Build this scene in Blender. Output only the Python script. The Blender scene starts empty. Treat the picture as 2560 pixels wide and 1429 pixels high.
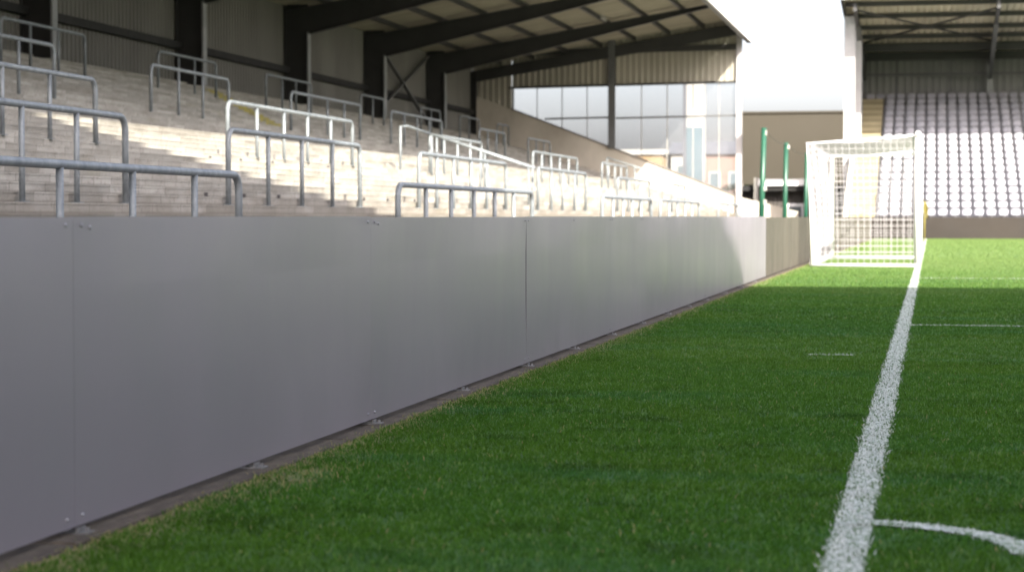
import bpy, math, random
import numpy as np
from mathutils import Vector, Matrix
random.seed(7)
rng = np.random.default_rng(7)
scene = bpy.context.scene
col = scene.collection

# ------------------------------------------------------------------ materials
def nt(m):
    m.use_nodes = True
    t = m.node_tree
    return t, t.nodes, t.links, t.nodes['Principled BSDF']

def math_node(N, L, op, a, b=None, clamp=False):
    n = N.new('ShaderNodeMath'); n.operation = op; n.use_clamp = clamp
    for i, v in enumerate((a, b)):
        if v is None: continue
        if isinstance(v, (int, float)): n.inputs[i].default_value = v
        else: L.new(v, n.inputs[i])
    return n.outputs[0]

def mixc(N, L, fac, a, b, mode='MIX'):
    n = N.new('ShaderNodeMix'); n.data_type = 'RGBA'; n.blend_type = mode
    if isinstance(fac, (int, float)): n.inputs[0].default_value = fac
    else: L.new(fac, n.inputs[0])
    for s, v in ((n.inputs[6], a), (n.inputs[7], b)):
        if isinstance(v, tuple): s.default_value = (*v, 1)
        else: L.new(v, s)
    return n.outputs[2]

def pos_noise(N, L, scale, detail=4, stretch=(1, 1, 1), rough=.55):
    g = N.new('ShaderNodeNewGeometry')
    mp = N.new('ShaderNodeMapping'); mp.inputs['Scale'].default_value = stretch
    L.new(g.outputs['Position'], mp.inputs['Vector'])
    n = N.new('ShaderNodeTexNoise'); n.inputs['Scale'].default_value = scale
    n.inputs['Detail'].default_value = detail; n.inputs['Roughness'].default_value = rough
    L.new(mp.outputs[0], n.inputs['Vector'])
    return n.outputs['Fac']

def ramp(N, L, fac, lo, hi):
    n = N.new('ShaderNodeMapRange'); n.inputs['From Min'].default_value = lo; n.inputs['From Max'].default_value = hi
    L.new(fac, n.inputs['Value'])
    return n.outputs['Result']

def mat(name, c1, c2=None, scale=2., rough=.6, metal=0., bump=0., stretch=(1, 1, 1), bscale=None, spec=.5, rvar=.12):
    m = bpy.data.materials.new(name)
    t, N, L, P = nt(m)
    P.inputs['Metallic'].default_value = metal
    P.inputs['Specular IOR Level'].default_value = spec
    c2 = c2 or tuple(x * .8 for x in c1)
    f = ramp(N, L, pos_noise(N, L, scale, 5, stretch), .32, .68)
    L.new(mixc(N, L, f, c1, c2), P.inputs['Base Color'])
    r = N.new('ShaderNodeMapRange'); r.inputs['To Min'].default_value = max(0, rough - rvar); r.inputs['To Max'].default_value = min(1, rough + rvar)
    L.new(pos_noise(N, L, scale * 2.3, 3), r.inputs['Value']); L.new(r.outputs[0], P.inputs['Roughness'])
    if bump:
        b = N.new('ShaderNodeBump'); b.inputs['Strength'].default_value = bump; b.inputs['Distance'].default_value = .02
        L.new(pos_noise(N, L, bscale or scale * 8, 4), b.inputs['Height']); L.new(b.outputs[0], P.inputs['Normal'])
    return m

M = {}
M['galv'] = mat('galvanised_steel', (.23, .255, .262), (.14, .16, .17), 9., .5, .2, stretch=(1, 1, .5))
M['galv_bright'] = mat('zinc_bracket', (.19, .19, .185), (.09, .09, .088), 40., .5, .2)
M['bolt'] = mat('bolt_steel', (.40, .41, .42), (.22, .22, .23), 60., .35, .8)
M['dark_steel'] = mat('dark_painted_steel', (.027, .028, .027), (.018, .019, .018), 1.2, .55)
M['mid_steel'] = mat('grey_painted_steel', (.10, .105, .105), (.075, .078, .078), 1.2, .5)
M['light_steel'] = mat('pale_painted_steel', (.34, .335, .335), (.28, .275, .275), 1.5, .5)
M['flange'] = mat('grey_flange_paint', (.24, .25, .25), (.17, .18, .18), 2., .5)
M['cladding'] = mat('back_cladding', (.135, .134, .118), (.09, .089, .076), .5, .55, .1, stretch=(1, 1, .25))
M['gable'] = mat('gable_cladding', (.34, .325, .27), (.26, .25, .21), .6, .55, .1, stretch=(1, 1, .3))
M['roof'] = mat('roof_fibre_sheet', (.325, .30, .235), (.235, .215, .165), .8, .85, stretch=(.3, 1.6, 1))
M['far_roof'] = mat('far_roof_sheet', (.42, .39, .30), (.33, .30, .23), .8, .7, stretch=(1, .3, 1))
M['white'] = mat('white_fascia', (.80, .80, .79), (.72, .72, .71), .6, .45)
M['goal'] = mat('goal_white_enamel', (.62, .62, .605), (.56, .56, .545), 3., .35)
M['net'] = mat('net_cord', (.42, .41, .42), (.36, .35, .36), 4., .8)
M['asphalt'] = mat('asphalt', (.06, .058, .054), (.045, .044, .042), 3., .9, bump=.4, bscale=60)
M['soil'] = mat('surrounding_ground', (.10, .095, .08), (.07, .075, .05), .2, .95)
M['kerb'] = mat('kerb_concrete', (.10, .080, .056), (.042, .033, .024), 7., .9, bump=.6, bscale=50, stretch=(2.5, .8, 1))
M['old_board'] = mat('weathered_board', (.088, .077, .056), (.060, .053, .038), 1.3, .75, stretch=(1, 1, .5))
M['render'] = mat('side_wall_render', (.52, .485, .42), (.34, .315, .26), .55, .9, bump=.15, stretch=(1, 1, .6))
M['coping'] = mat('coping_strip', (.16, .15, .135), (.12, .11, .10), 1., .6)
M['far_wall'] = mat('far_front_wall', (.024, .0185, .014), (.018, .014, .011), .5, .85)
M['far_clad'] = mat('far_cladding', (.16, .165, .155), (.12, .125, .12), .4, .6, stretch=(1, 1, .3))
M['deck'] = mat('far_stand_concrete', (.26, .26, .275), (.20, .20, .21), .8, .9)
M['steps'] = mat('yellow_steps', (.31, .27, .165), (.25, .215, .13), 1.2, .85)
M['steps_shade'] = mat('shaded_steps', (.225, .195, .115), (.18, .155, .09), 1.2, .85)  # darker tone paints in the weaker light on the risers
M['nosing'] = mat('yellow_nosing_paint', (.34, .29, .05), (.20, .18, .09), 4., .8)
M['seat'] = mat('seat_plastic', (.26, .26, .285), (.215, .22, .245), .7, .42)
M['seat_dark'] = mat('seat_bracket', (.045, .045, .05), (.03, .03, .035), 3., .6)
M['box'] = mat('brown_cladding', (.033, .0275, .0155), (.028, .023, .013), .12, .75, stretch=(1, 1, .4))
M['timber'] = mat('grey_timber', (.075, .068, .06), (.05, .045, .04), 1.5, .85, stretch=(4, 1, .3))
M['black'] = mat('dark_void', (.012, .012, .011), (.008, .008, .008), 2., .8)
M['green'] = mat('green_post_paint', (.012, .075, .042), (.009, .058, .034), 2., .4)
M['yellow'] = mat('flag_yellow', (.22, .19, .025), (.18, .15, .02), 3., .7)
M['wire'] = mat('wire', (.05, .05, .045), None, 3., .6)
M['brick'] = mat('far_brick', (.20, .13, .10), (.16, .10, .08), .7, .9)
M['ochre'] = mat('ochre_render', (.27, .19, .10), (.22, .155, .08), .5, .9)
M['slate'] = mat('slate_roof', (.09, .095, .105), (.07, .073, .08), .8, .8)
M['pale'] = mat('pale_masonry', (.30, .295, .27), (.25, .245, .22), .5, .85)
M['tower_glass'] = mat('tower_blue_panel', (.10, .14, .155), (.08, .11, .125), .5, .2)
M['window'] = mat('window_pane', (.10, .13, .14), (.07, .09, .10), .5, .12)
M['hedge'] = mat('hedge_leaf', (.05, .07, .02), (.03, .045, .015), 5., .8)
M['socket'] = mat('socket_dark', (.05, .045, .04), (.035, .03, .028), 5., .9)
M['main_stand'] = mat('main_stand_concrete', (.20, .19, .18), (.15, .145, .135), .4, .9)
M['main_roof'] = mat('main_stand_roof', (.13, .135, .14), (.10, .105, .11), .4, .6)

# grey perimeter boards: satin metal composite, faint cloudy variation per sheet
m = bpy.data.materials.new('board_satin_grey'); t, N, L, P = nt(m)
f = ramp(N, L, pos_noise(N, L, .55, 3, (1, 1, 1.3)), .3, .7)
oi = N.new('ShaderNodeObjectInfo')
c = mixc(N, L, f, (.222, .197, .228), (.194, .178, .206))
c = mixc(N, L, ramp(N, L, pos_noise(N, L, 1.7, 6, (1, 2.2, .5)), .52, .8), c, (.192, .184, .205))
d = mixc(N, L, math_node(N, L, 'MULTIPLY', oi.outputs['Random'], .5), c, (.165, .156, .176))
L.new(d, P.inputs['Base Color'])
rr = N.new('ShaderNodeMapRange'); rr.inputs['To Min'].default_value = .26; rr.inputs['To Max'].default_value = .42
L.new(pos_noise(N, L, 1.3, 5, (1, 1.6, .6)), rr.inputs['Value']); L.new(rr.outputs[0], P.inputs['Roughness'])
P.inputs['Metallic'].default_value = .05; P.inputs['Specular IOR Level'].default_value = .95
b = N.new('ShaderNodeBump'); b.inputs['Strength'].default_value = .10; b.inputs['Distance'].default_value = .05
L.new(pos_noise(N, L, .9, 2), b.inputs['Height']); L.new(b.outputs[0], P.inputs['Normal'])
M['board'] = m

# terrace concrete: precast units of uneven tone in every row, dark joints, stains
m = bpy.data.materials.new('terrace_concrete'); t, N, L, P = nt(m)
g = N.new('ShaderNodeNewGeometry'); sp = N.new('ShaderNodeSeparateXYZ'); L.new(g.outputs['Position'], sp.inputs[0])
row = math_node(N, L, 'FLOOR', math_node(N, L, 'SUBTRACT', math_node(N, L, 'MULTIPLY', sp.outputs['Z'], 1 / .12), .03))
wr = N.new('ShaderNodeTexWhiteNoise'); wr.noise_dimensions = '1D'; L.new(row, wr.inputs['W'])
ys = math_node(N, L, 'DIVIDE', math_node(N, L, 'ADD', sp.outputs['Y'], math_node(N, L, 'MULTIPLY', wr.outputs['Value'], 9.)), .92)
unit = math_node(N, L, 'FLOOR', ys); frac = math_node(N, L, 'FRACT', ys)
cb = N.new('ShaderNodeCombineXYZ'); L.new(unit, cb.inputs[0]); L.new(row, cb.inputs[1])
wu = N.new('ShaderNodeTexWhiteNoise'); wu.noise_dimensions = '2D'; L.new(cb.outputs[0], wu.inputs['Vector'])
c = mixc(N, L, wu.outputs['Value'], (.395, .378, .333), (.268, .257, .222))
st = ramp(N, L, pos_noise(N, L, 1.1, 6, (1, .8, 1.6), .65), .44, .70)
c = mixc(N, L, math_node(N, L, 'MULTIPLY', st, .6), c, (.135, .118, .092))
c = mixc(N, L, ramp(N, L, pos_noise(N, L, 14., 4), .55, .8), c, (.17, .155, .13))
c = mixc(N, L, math_node(N, L, 'MULTIPLY', math_node(N, L, 'LESS_THAN', frac, .018), .6), c, (.10, .09, .075))
moss = ramp(N, L, pos_noise(N, L, .35, 5), .60, .75)
c = mixc(N, L, math_node(N, L, 'MULTIPLY', moss, .4), c, (.17, .165, .07))
# darker at the foot of each riser; patchy grime on the lowest steps
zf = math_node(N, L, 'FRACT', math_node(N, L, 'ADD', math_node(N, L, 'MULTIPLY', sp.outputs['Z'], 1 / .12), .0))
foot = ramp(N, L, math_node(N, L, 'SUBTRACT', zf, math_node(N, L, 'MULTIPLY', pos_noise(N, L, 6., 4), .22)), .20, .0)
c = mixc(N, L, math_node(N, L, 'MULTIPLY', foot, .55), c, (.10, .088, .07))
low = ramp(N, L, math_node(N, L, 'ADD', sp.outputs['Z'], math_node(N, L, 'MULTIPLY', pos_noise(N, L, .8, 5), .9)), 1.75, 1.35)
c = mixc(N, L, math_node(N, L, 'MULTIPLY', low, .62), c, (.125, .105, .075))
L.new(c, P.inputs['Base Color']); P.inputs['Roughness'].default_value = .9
b = N.new('ShaderNodeBump'); b.inputs['Strength'].default_value = .25; b.inputs['Distance'].default_value = .02
L.new(pos_noise(N, L, 25., 4), b.inputs['Height']); L.new(b.outputs[0], P.inputs['Normal'])
M['terrace'] = m

# glazing
m = bpy.data.materials.new('screen_glass'); m.use_nodes = True; N = m.node_tree.nodes; L = m.node_tree.links
N.remove(N['Principled BSDF'])
tr = N.new('ShaderNodeBsdfTransparent'); tr.inputs[0].default_value = (.93, .94, .95, 1)
gl = N.new('ShaderNodeBsdfGlossy'); gl.inputs['Roughness'].default_value = .08
df = N.new('ShaderNodeBsdfDiffuse'); df.inputs[0].default_value = (.75, .76, .78, 1)
mx = N.new('ShaderNodeMixShader'); mx.inputs[0].default_value = .03; L.new(tr.outputs[0], mx.inputs[1]); L.new(df.outputs[0], mx.inputs[2])
mx2 = N.new('ShaderNodeMixShader'); mx2.inputs[0].default_value = .06; L.new(mx.outputs[0], mx2.inputs[1]); L.new(gl.outputs[0], mx2.inputs[2])
L.new(mx2.outputs[0], N['Material Output'].inputs[0])
M['glass'] = m

# turf: soil/thatch sheet below the blades, carries the same colour patches as the blades
def turf_patches(N, L, base_a, base_b):
    g = N.new('ShaderNodeNewGeometry'); sp = N.new('ShaderNodeSeparateXYZ'); L.new(g.outputs['Position'], sp.inputs[0])
    n1 = ramp(N, L, pos_noise(N, L, .5, 4, (.6, 1.0, 1)), .36, .64)
    c = mixc(N, L, n1, base_a, base_b)
    cool = (base_a[0] * .85, base_a[1] * 1.02, base_a[2] * 2.6)
    c = mixc(N, L, math_node(N, L, 'MULTIPLY', ramp(N, L, pos_noise(N, L, 1.1, 3, (.5, 1.2, 1)), .52, .68), .65), c, cool)
    dark = tuple(x * .5 for x in base_a)
    c = mixc(N, L, math_node(N, L, 'MULTIPLY', ramp(N, L, pos_noise(N, L, 2.6, 4, (.7, 1.3, 1)), .54, .70), .75), c, dark)
    lite = (base_b[0] * 1.7, base_b[1] * 1.45, base_b[2] * 2.2)
    c = mixc(N, L, math_node(N, L, 'MULTIPLY', ramp(N, L, pos_noise(N, L, 5.5, 3, (1, 1.3, 1)), .58, .72), .55), c, lite)
    # mowing bands across the pitch and sunlight painted as yellower far turf
    band = ramp(N, L, math_node(N, L, 'SINE', math_node(N, L, 'MULTIPLY', sp.outputs['Y'], 2 * math.pi / 10.4)), -.25, .25)
    c = mixc(N, L, math_node(N, L, 'MULTIPLY', band, .22), c, lite)
    sun_tint = ramp(N, L, math_node(N, L, 'ADD', sp.outputs['Y'], math_node(N, L, 'MULTIPLY', pos_noise(N, L, .25, 4), 14.)), 28., 46.)
    c = mixc(N, L, math_node(N, L, 'MULTIPLY', sun_tint, .75), c, (base_b[0] * 3.0, base_b[1] * 1.8, base_b[2] * 7.5))
    return c

def turf_mat(name, bright):
    m = bpy.data.materials.new(name); t, N, L, P = nt(m)
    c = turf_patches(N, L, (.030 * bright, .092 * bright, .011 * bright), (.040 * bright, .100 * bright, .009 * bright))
    return m, N, L, P, c
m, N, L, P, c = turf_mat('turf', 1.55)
fine = pos_noise(N, L, 38., 5, (1, .55, 1), .7)
c = mixc(N, L, ramp(N, L, fine, .38, .72), mixc(N, L, .45, c, (.012, .03, .006)), c)
# dry edge along the kerb
g = N.new('ShaderNodeNewGeometry'); sp = N.new('ShaderNodeSeparateXYZ'); L.new(g.outputs['Position'], sp.inputs[0])
e = math_node(N, L, 'ADD', sp.outputs['X'], math_node(N, L, 'MULTIPLY', math_node(N, L, 'SUBTRACT', pos_noise(N, L, 5., 4), .5), .35))
c = mixc(N, L, ramp(N, L, e, -2.12, -2.36), c, (.23, .20, .10))
L.new(c, P.inputs['Base Color']); P.inputs['Roughness'].default_value = .8; P.inputs['Specular IOR Level'].default_value = .25
b = N.new('ShaderNodeBump'); b.inputs['Strength'].default_value = .9; b.inputs['Distance'].default_value = .03
L.new(fine, b.inputs['Height']); L.new(b.outputs[0], P.inputs['Normal'])
M['turf'] = m

def blade_mat(name, white=False):
    m = bpy.data.materials.new(name); m.use_nodes = True; N = m.node_tree.nodes; L = m.node_tree.links
    P = N['Principled BSDF']
    at = N.new('ShaderNodeAttribute'); at.attribute_name = 'tint'
    if white:
        c = mixc(N, L, ramp(N, L, at.outputs['Fac'], 0., 1.), (.42, .46, .42), (.70, .72, .70))
        g2 = mixc(N, L, math_node(N, L, 'LESS_THAN', at.outputs['Fac'], .30), c, (.10, .16, .07))
        c = g2
    else:
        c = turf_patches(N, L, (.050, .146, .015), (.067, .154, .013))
        c = mixc(N, L, ramp(N, L, at.outputs['Fac'], 0., .8), mixc(N, L, .5, c, (.016, .042, .008)), c)
        c = mixc(N, L, ramp(N, L, at.outputs['Fac'], .86, 1.), c, (.15, .25, .075))
        c = mixc(N, L, ramp(N, L, at.outputs['Fac'], 1.2, 1.8), c, (.30, .26, .13))
    L.new(c, P.inputs['Base Color'])
    P.inputs['Roughness'].default_value = .6; P.inputs['Specular IOR Level'].default_value = .06
    trn = N.new('ShaderNodeBsdfTranslucent'); L.new(c, trn.inputs[0])
    mx = N.new('ShaderNodeMixShader'); mx.inputs[0].default_value = .36
    L.new(P.outputs[0], mx.inputs[1]); L.new(trn.outputs[0], mx.inputs[2]); L.new(mx.outputs[0], N['Material Output'].inputs[0])
    return m
M['blade'] = blade_mat('grass_blade')
M['white_blade'] = blade_mat('painted_blade', True)
# chalky line paint under the blades
m = bpy.data.materials.new('line_paint'); t, N, L, P = nt(m)
c = mixc(N, L, ramp(N, L, pos_noise(N, L, 45., 5, (1, .6, 1), .7), .40, .66), (.13, .20, .10), (.66, .68, .66))
L.new(c, P.inputs['Base Color']); P.inputs['Roughness'].default_value = .9
b = N.new('ShaderNodeBump'); b.inputs['Strength'].default_value = .7; b.inputs['Distance'].default_value = .02
L.new(pos_noise(N, L, 60., 4), b.inputs['Height']); L.new(b.outputs[0], P.inputs['Normal'])
M['paint'] = m

# ------------------------------------------------------------------ mesh helpers
class MB:
    def __init__(s): s.v = []; s.f = []; s.mi = []
    def add(s, vs, fs, mi=0):
        o = len(s.v); s.v += [tuple(x) for x in vs]; s.f += [tuple(i + o for i in f) for f in fs]; s.mi += [mi] * len(fs); return s
    def box(s, x0, x1, y0, y1, z0, z1, mi=0):
        vs = [(x, y, z) for z in (z0, z1) for y in (y0, y1) for x in (x0, x1)]
        return s.add(vs, [(0, 2, 3, 1), (4, 5, 7, 6), (0, 1, 5, 4), (2, 6, 7, 3), (0, 4, 6, 2), (1, 3, 7, 5)], mi)
    def hexa(s, vs, mi=0):          # bottom ring of four, top ring of four (counter-clockwise seen from above)
        return s.add(vs, [(3, 2, 1, 0), (4, 5, 6, 7), (0, 1, 5, 4), (1, 2, 6, 5), (2, 3, 7, 6), (3, 0, 4, 7)], mi)
    def beam(s, a, b, w, h, mi=0, up=(0, 0, 1)):
        a = Vector(a); b = Vector(b); d = (b - a).normalized(); u = Vector(up)
        r = d.cross(u).normalized() * (w / 2); q = r.cross(d).normalized() * (h / 2)
        vs = []
        for p in (a, b): vs += [p - r - q, p + r - q, p + r + q, p - r + q]
        return s.add(vs, [(0, 1, 2, 3), (7, 6, 5, 4), (0, 4, 5, 1), (1, 5, 6, 2), (2, 6, 7, 3), (3, 7, 4, 0)], mi)
    def tube(s, pts, r, n=10, mi=0, cap=True):
        pts = [Vector(p) for p in pts]; rings = []
        d0 = (pts[1] - pts[0]).normalized()
        ref = Vector((1, 0, 0)) if abs(d0.x) < .9 else Vector((0, 0, 1))
        u = (ref - d0 * ref.dot(d0)).normalized(); vs = []
        for i, p in enumerate(pts):
            a = pts[max(i - 1, 0)]; b = pts[min(i + 1, len(pts) - 1)]
            d = (b - a).normalized()
            u = (u - d * u.dot(d)).normalized(); w = d.cross(u)
            for k in range(n):
                t = 2 * math.pi * k / n; vs.append(p + (u * math.cos(t) + w * math.sin(t)) * r)
        fs = []
        for i in range(len(pts) - 1):
            for k in range(n):
                fs.append((i * n + k, i * n + (k + 1) % n, (i + 1) * n + (k + 1) % n, (i + 1) * n + k))
        if cap:
            fs.append(tuple(range(n - 1, -1, -1))); o = (len(pts) - 1) * n; fs.append(tuple(o + k for k in range(n)))
        return s.add(vs, fs, mi)
    def dome(s, c, ax, r, h, n=8, mi=0):      # bolt head: low dome on axis ax
        c = Vector(c); ax = Vector(ax).normalized()
        u = ax.orthogonal().normalized(); w = ax.cross(u); vs = []; fs = []
        for q in range(3):
            a = q * math.pi / 6
            for k in range(n):
                t = 2 * math.pi * k / n
                vs.append(c + (u * math.cos(t) + w * math.sin(t)) * r * math.cos(a) + ax * h * math.sin(a))
        vs.append(c + ax * h)
        for q in range(2):
            for k in range(n): fs.append((q * n + k, q * n + (k + 1) % n, (q + 1) * n + (k + 1) % n, (q + 1) * n + k))
        for k in range(n): fs.append((2 * n + k, 2 * n + (k + 1) % n, 3 * n))
        return s.add(vs, fs, mi)
    def build(s, name, mats, parent=None, smooth=False, bevel=0.):
        me = bpy.data.meshes.new(name); me.from_pydata(s.v, [], s.f)
        mats = mats if isinstance(mats, (list, tuple)) else [mats]
        for m_ in mats: me.materials.append(m_)
        if len(mats) > 1: me.polygons.foreach_set('material_index', s.mi)
        if smooth: me.polygons.foreach_set('use_smooth', [True] * len(me.polygons))
        me.update()
        o = bpy.data.objects.new(name, me); col.objects.link(o)
        if parent: o.parent = parent; o.location = -Vector(parent.location)
        if bevel:
            b = o.modifiers.new('edge', 'BEVEL'); b.width = bevel; b.segments = 2; b.limit_method = 'ANGLE'
        return o

def tag(o, label=None, cat=None, group=None, kind=None):
    if label: o['label'] = label
    if cat: o['category'] = cat
    if group: o['group'] = group
    if kind: o['kind'] = kind
    return o
def thing(name, label, cat, loc=(0, 0, 0), group=None):
    o = bpy.data.objects.new(name, None); col.objects.link(o); o.location = loc; o.empty_display_size = .2
    return tag(o, label, cat, group)
ORD = ['', 'first', 'second', 'third', 'fourth', 'fifth', 'sixth', 'seventh', 'eighth', 'ninth', 'tenth', 'eleventh', 'twelfth',
       'thirteenth', 'fourteenth', 'fifteenth', 'sixteenth', 'seventeenth', 'eighteenth', 'nineteenth', 'twentieth']

def corrugated(mb, p0, du, L_, dv, dn, pitch=.25, depth=.035, mi=0, tops=None):
    """trapezoid sheet: runs L_ along du, ribs follow dv (vector, full length) or tops(t)->(lo,hi vectors); dn = rib direction"""
    p0 = Vector(p0); du = Vector(du).normalized(); dv = Vector(dv) if dv else None; dn = Vector(dn).normalized()
    n = int(L_ / pitch); ts = []
    for i in range(n):
        b = i * pitch
        ts += [(b, 0), (b + pitch * .45, 0), (b + pitch * .57, 1), (b + pitch * .88, 1)]
    ts.append((L_, 0)); vs = []; fs = []
    for t_, q in ts:
        p = p0 + du * t_ + dn * (depth * q)
        if tops:
            lo, hi = tops(t_); vs += [p + lo, p + hi]
        else: vs += [p, p + dv]
    for i in range(len(ts) - 1): fs.append((2 * i, 2 * i + 2, 2 * i + 3, 2 * i + 1))
    mb.add(vs, fs, mi)

# ------------------------------------------------------------------ setting: ground sheets
def sheet(name, x0, x1, y0, y1, z, m_):
    mb = MB(); mb.add([(x0, y0, z), (x1, y0, z), (x1, y1, z), (x0, y1, z)], [(0, 1, 2, 3)])
    o = mb.build(name, m_); o['kind'] = 'structure'; return o
sheet('ground', -900, 900, -600, 1500, -.03, M['soil'])
sheet('walkway', -6.6, -2.36, -12, 110, -.004, M['asphalt'])
sheet('pitch', -2.362, 62, -4, 84.95, 0, M['turf'])
kb = MB(); y = -2.
while y < 84:
    L_ = .9; kb.box(-2.80, -2.345 + random.uniform(-.004, .004), y, y + L_ - .006, -.05, .012 + random.uniform(-.003, .003)); y += L_
kb_o = kb.build('kerb', M['kerb'], bevel=.006); kb_o['kind'] = 'structure'

# line markings: paint sheets, later the painted blades join them
LX = -.222
def arc_pts(n=24, r=.49, cx=LX, cy=5.6):
    return [(cx + r * math.sin(a), cy + r * math.cos(a)) for a in [(-.05 + 1.62 * i / n) for i in range(n + 1)]]
def ribbon(name, pts, w, z=.004):
    mb = MB(); vs = []; fs = []; n = len(pts)
    fine = []
    for i in range(n - 1):
        a = Vector(pts[i]); b = Vector(pts[i + 1]); k = max(1, int((b - a).length / .05))
        if (b - a).length > 45: k = 900
        fine += [a.lerp(b, j / k) for j in range(k)]
    fine.append(Vector(pts[-1]))
    for i, p in enumerate(fine):
        d = (fine[min(i + 1, len(fine) - 1)] - fine[max(i - 1, 0)]).normalized(); q = Vector((-d.y, d.x))
        wl = w / 2 * random.uniform(.90, 1.08); wr_ = w / 2 * random.uniform(.90, 1.08)
        vs += [(p.x + q.x * wl, p.y + q.y * wl, z), (p.x - q.x * wr_, p.y - q.y * wr_, z)]
        if i: fs.append((2 * i - 2, 2 * i - 1, 2 * i + 1, 2 * i))
    mb.add(vs, fs); o = mb.build(name, M['paint']); o['kind'] = 'structure'; return o
LINES = [('goal_line', [(LX, 2), (LX, 84)], .112, .004), ('corner_arc', arc_pts(), .095, .008),
         ('penalty_area_line', [(LX + .06, 17.36), (18, 17.36)], .085, .004), ('goal_area_line', [(LX + .06, 30.65), (7, 30.65)], .10, .004),
         ('corner_distance_mark', [(-.80, 13.49), (-.486, 13.53)], .06, .004)]
for n_, p_, w_, z_ in LINES: ribbon(n_, p_, w_, z_)

# ------------------------------------------------------------------ grass blades
def in_lines(x, y):
    """index of the line each point belongs to, -1 when it is plain turf"""
    out = np.full(len(x), -1)
    jit = rng.normal(0, .009, len(x))
    out[(np.abs(x - LX + .003 * np.sin(y * 7)) + jit < .058)] = 0
    r = np.hypot(x - LX, y - 5.6)
    out[(np.abs(r - .49) + jit < .047) & (y > 5.58) & (x > LX)] = 1
    out[(np.abs(y - 17.36) + jit < .045) & (x > LX)] = 2
    out[(np.abs(y - 30.65) + jit < .05) & (x > LX)] = 3
    out[(np.abs(y - 13.51) + jit < .030) & (x > -.80) & (x < -.486)] = 4
    return out

def blade_mesh(name, x, y, h, w, tint, m_, two):
    n = len(x); ang = rng.uniform(0, 2 * np.pi, n); la = rng.uniform(0, 2 * np.pi, n)
    lean = rng.uniform(.25, 1.15, n) * h
    dx, dy = np.cos(ang) * w / 2, np.sin(ang) * w / 2
    lx, ly = np.cos(la) * lean, np.sin(la) * lean
    z0 = np.zeros(n)
    b0 = np.stack([x - dx, y - dy, z0], 1); b1 = np.stack([x + dx, y + dy, z0], 1)
    tip = np.stack([x + lx, y + ly, h], 1)
    if two:
        m0 = np.stack([x - dx * .8 + lx * .35, y - dy * .8 + ly * .35, h * .6], 1); m1 = np.stack([x + dx * .8 + lx * .35, y + dy * .8 + ly * .35, h * .6], 1)
        V = np.stack([b0, b1, m1, m0, tip], 1).reshape(-1, 3); k = 5
        T = np.array([[0, 1, 2], [0, 2, 3], [3, 2, 4]])
    else:
        V = np.stack([b0, b1, tip], 1).reshape(-1, 3); k = 3; T = np.array([[0, 1, 2]])
    F = (T[None] + (np.arange(n) * k)[:, None, None]).reshape(-1)
    nf = n * len(T)
    return V, F, np.repeat(tint, k), nf
def link_blades(name, chunks, m_, kind, label=None):
    V = np.concatenate([c_[0] for c_ in chunks]); off = 0; Fs = []
    for c_ in chunks: Fs.append(c_[1] + off); off += len(c_[0])
    F = np.concatenate(Fs); T = np.concatenate([c_[2] for c_ in chunks]); nf = len(F) // 3
    me = bpy.data.meshes.new(name); me.vertices.add(len(V)); me.vertices.foreach_set('co', V.astype(np.float32).ravel())
    me.loops.add(len(F)); me.loops.foreach_set('vertex_index', F.astype(np.int32))
    me.polygons.add(nf); me.polygons.foreach_set('loop_start', np.arange(0, nf * 3, 3, dtype=np.int32))
    me.update(calc_edges=True)
    a = me.attributes.new('tint', 'FLOAT', 'POINT'); a.data.foreach_set('value', T.astype(np.float32))
    me.materials.append(m_)
    o = bpy.data.objects.new(name, me); col.objects.link(o); o['kind'] = kind
    if label: o['label'] = label
    return o
green = []; white = {i: [] for i in range(5)}
for (ya, yb, dens, h, w, two) in ((4.2, 6.5, 15000, .024, .0042, True), (6.5, 9, 15000, .024, .0038, True), (9, 13, 12000, .024, .0040, True), (13, 18, 7500, .024, .0050, False),
                                  (18, 27, 4200, .025, .0070, False), (27, 46, 1500, .027, .011, False), (46, 84.8, 420, .03, .024, False)):
    xr = .048 * yb + 3.6
    n = int((xr + 2.40) * (yb - ya) * dens)
    x = rng.uniform(-2.40, xr, n); y = rng.uniform(ya, yb, n)
    cl = np.sin(x * 31 + np.sin(y * 17) * 2) * np.sin(y * 27 + np.sin(x * 23) * 2)          # uneven tufts
    keep = (rng.random(n) < .72 + .28 * cl) & (x > -2.33 - rng.random(n) ** 2 * .05 + .015 * np.sin(y * 9) + .01 * np.sin(y * 23))
    bare = np.exp(-(((x + 2.18) / .09) ** 2 + ((y - 6.75) / .30) ** 2)); keep &= rng.random(n) > bare * .55
    keep &= rng.random(n) < np.clip(1.15 - (x - (.048 * y + .5)) / 2.9, 0, 1)      # thins out well outside the view
    x = x[keep]; y = y[keep]; cl = cl[keep]; bare = bare[keep]; n = len(x)
    hh = .66 * h * rng.uniform(.45, 1.25, n) * (1 + .22 * cl); ww = w * rng.uniform(.7, 1.3, n)
    hh *= np.where(rng.random(n) < .02, 1.7, 1.)
    tint = rng.random(n)
    dry = rng.random(n) < (.75 * np.exp(-np.maximum(x + 2.345, 0) / .045) + .6 * bare + .012); tint = np.where(dry, rng.uniform(1.3, 1.9, n), tint)
    li = in_lines(x, y)
    s = li < 0; green.append(blade_mesh('g', x[s], y[s], hh[s], ww[s], tint[s], None, two))
    for i in range(5):
        s = li == i
        if s.any(): white[i].append(blade_mesh('w', x[s], y[s], hh[s] * .8, ww[s] * 1.15, rng.random(int(s.sum())), None, two))
link_blades('grass', green, M['blade'], 'stuff', 'short green turf of the pitch, dry straw coloured along the kerb')
for i in range(5):
    if white[i]: link_blades(LINES[i][0] + '_blades', white[i], M['white_blade'], 'structure')

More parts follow.
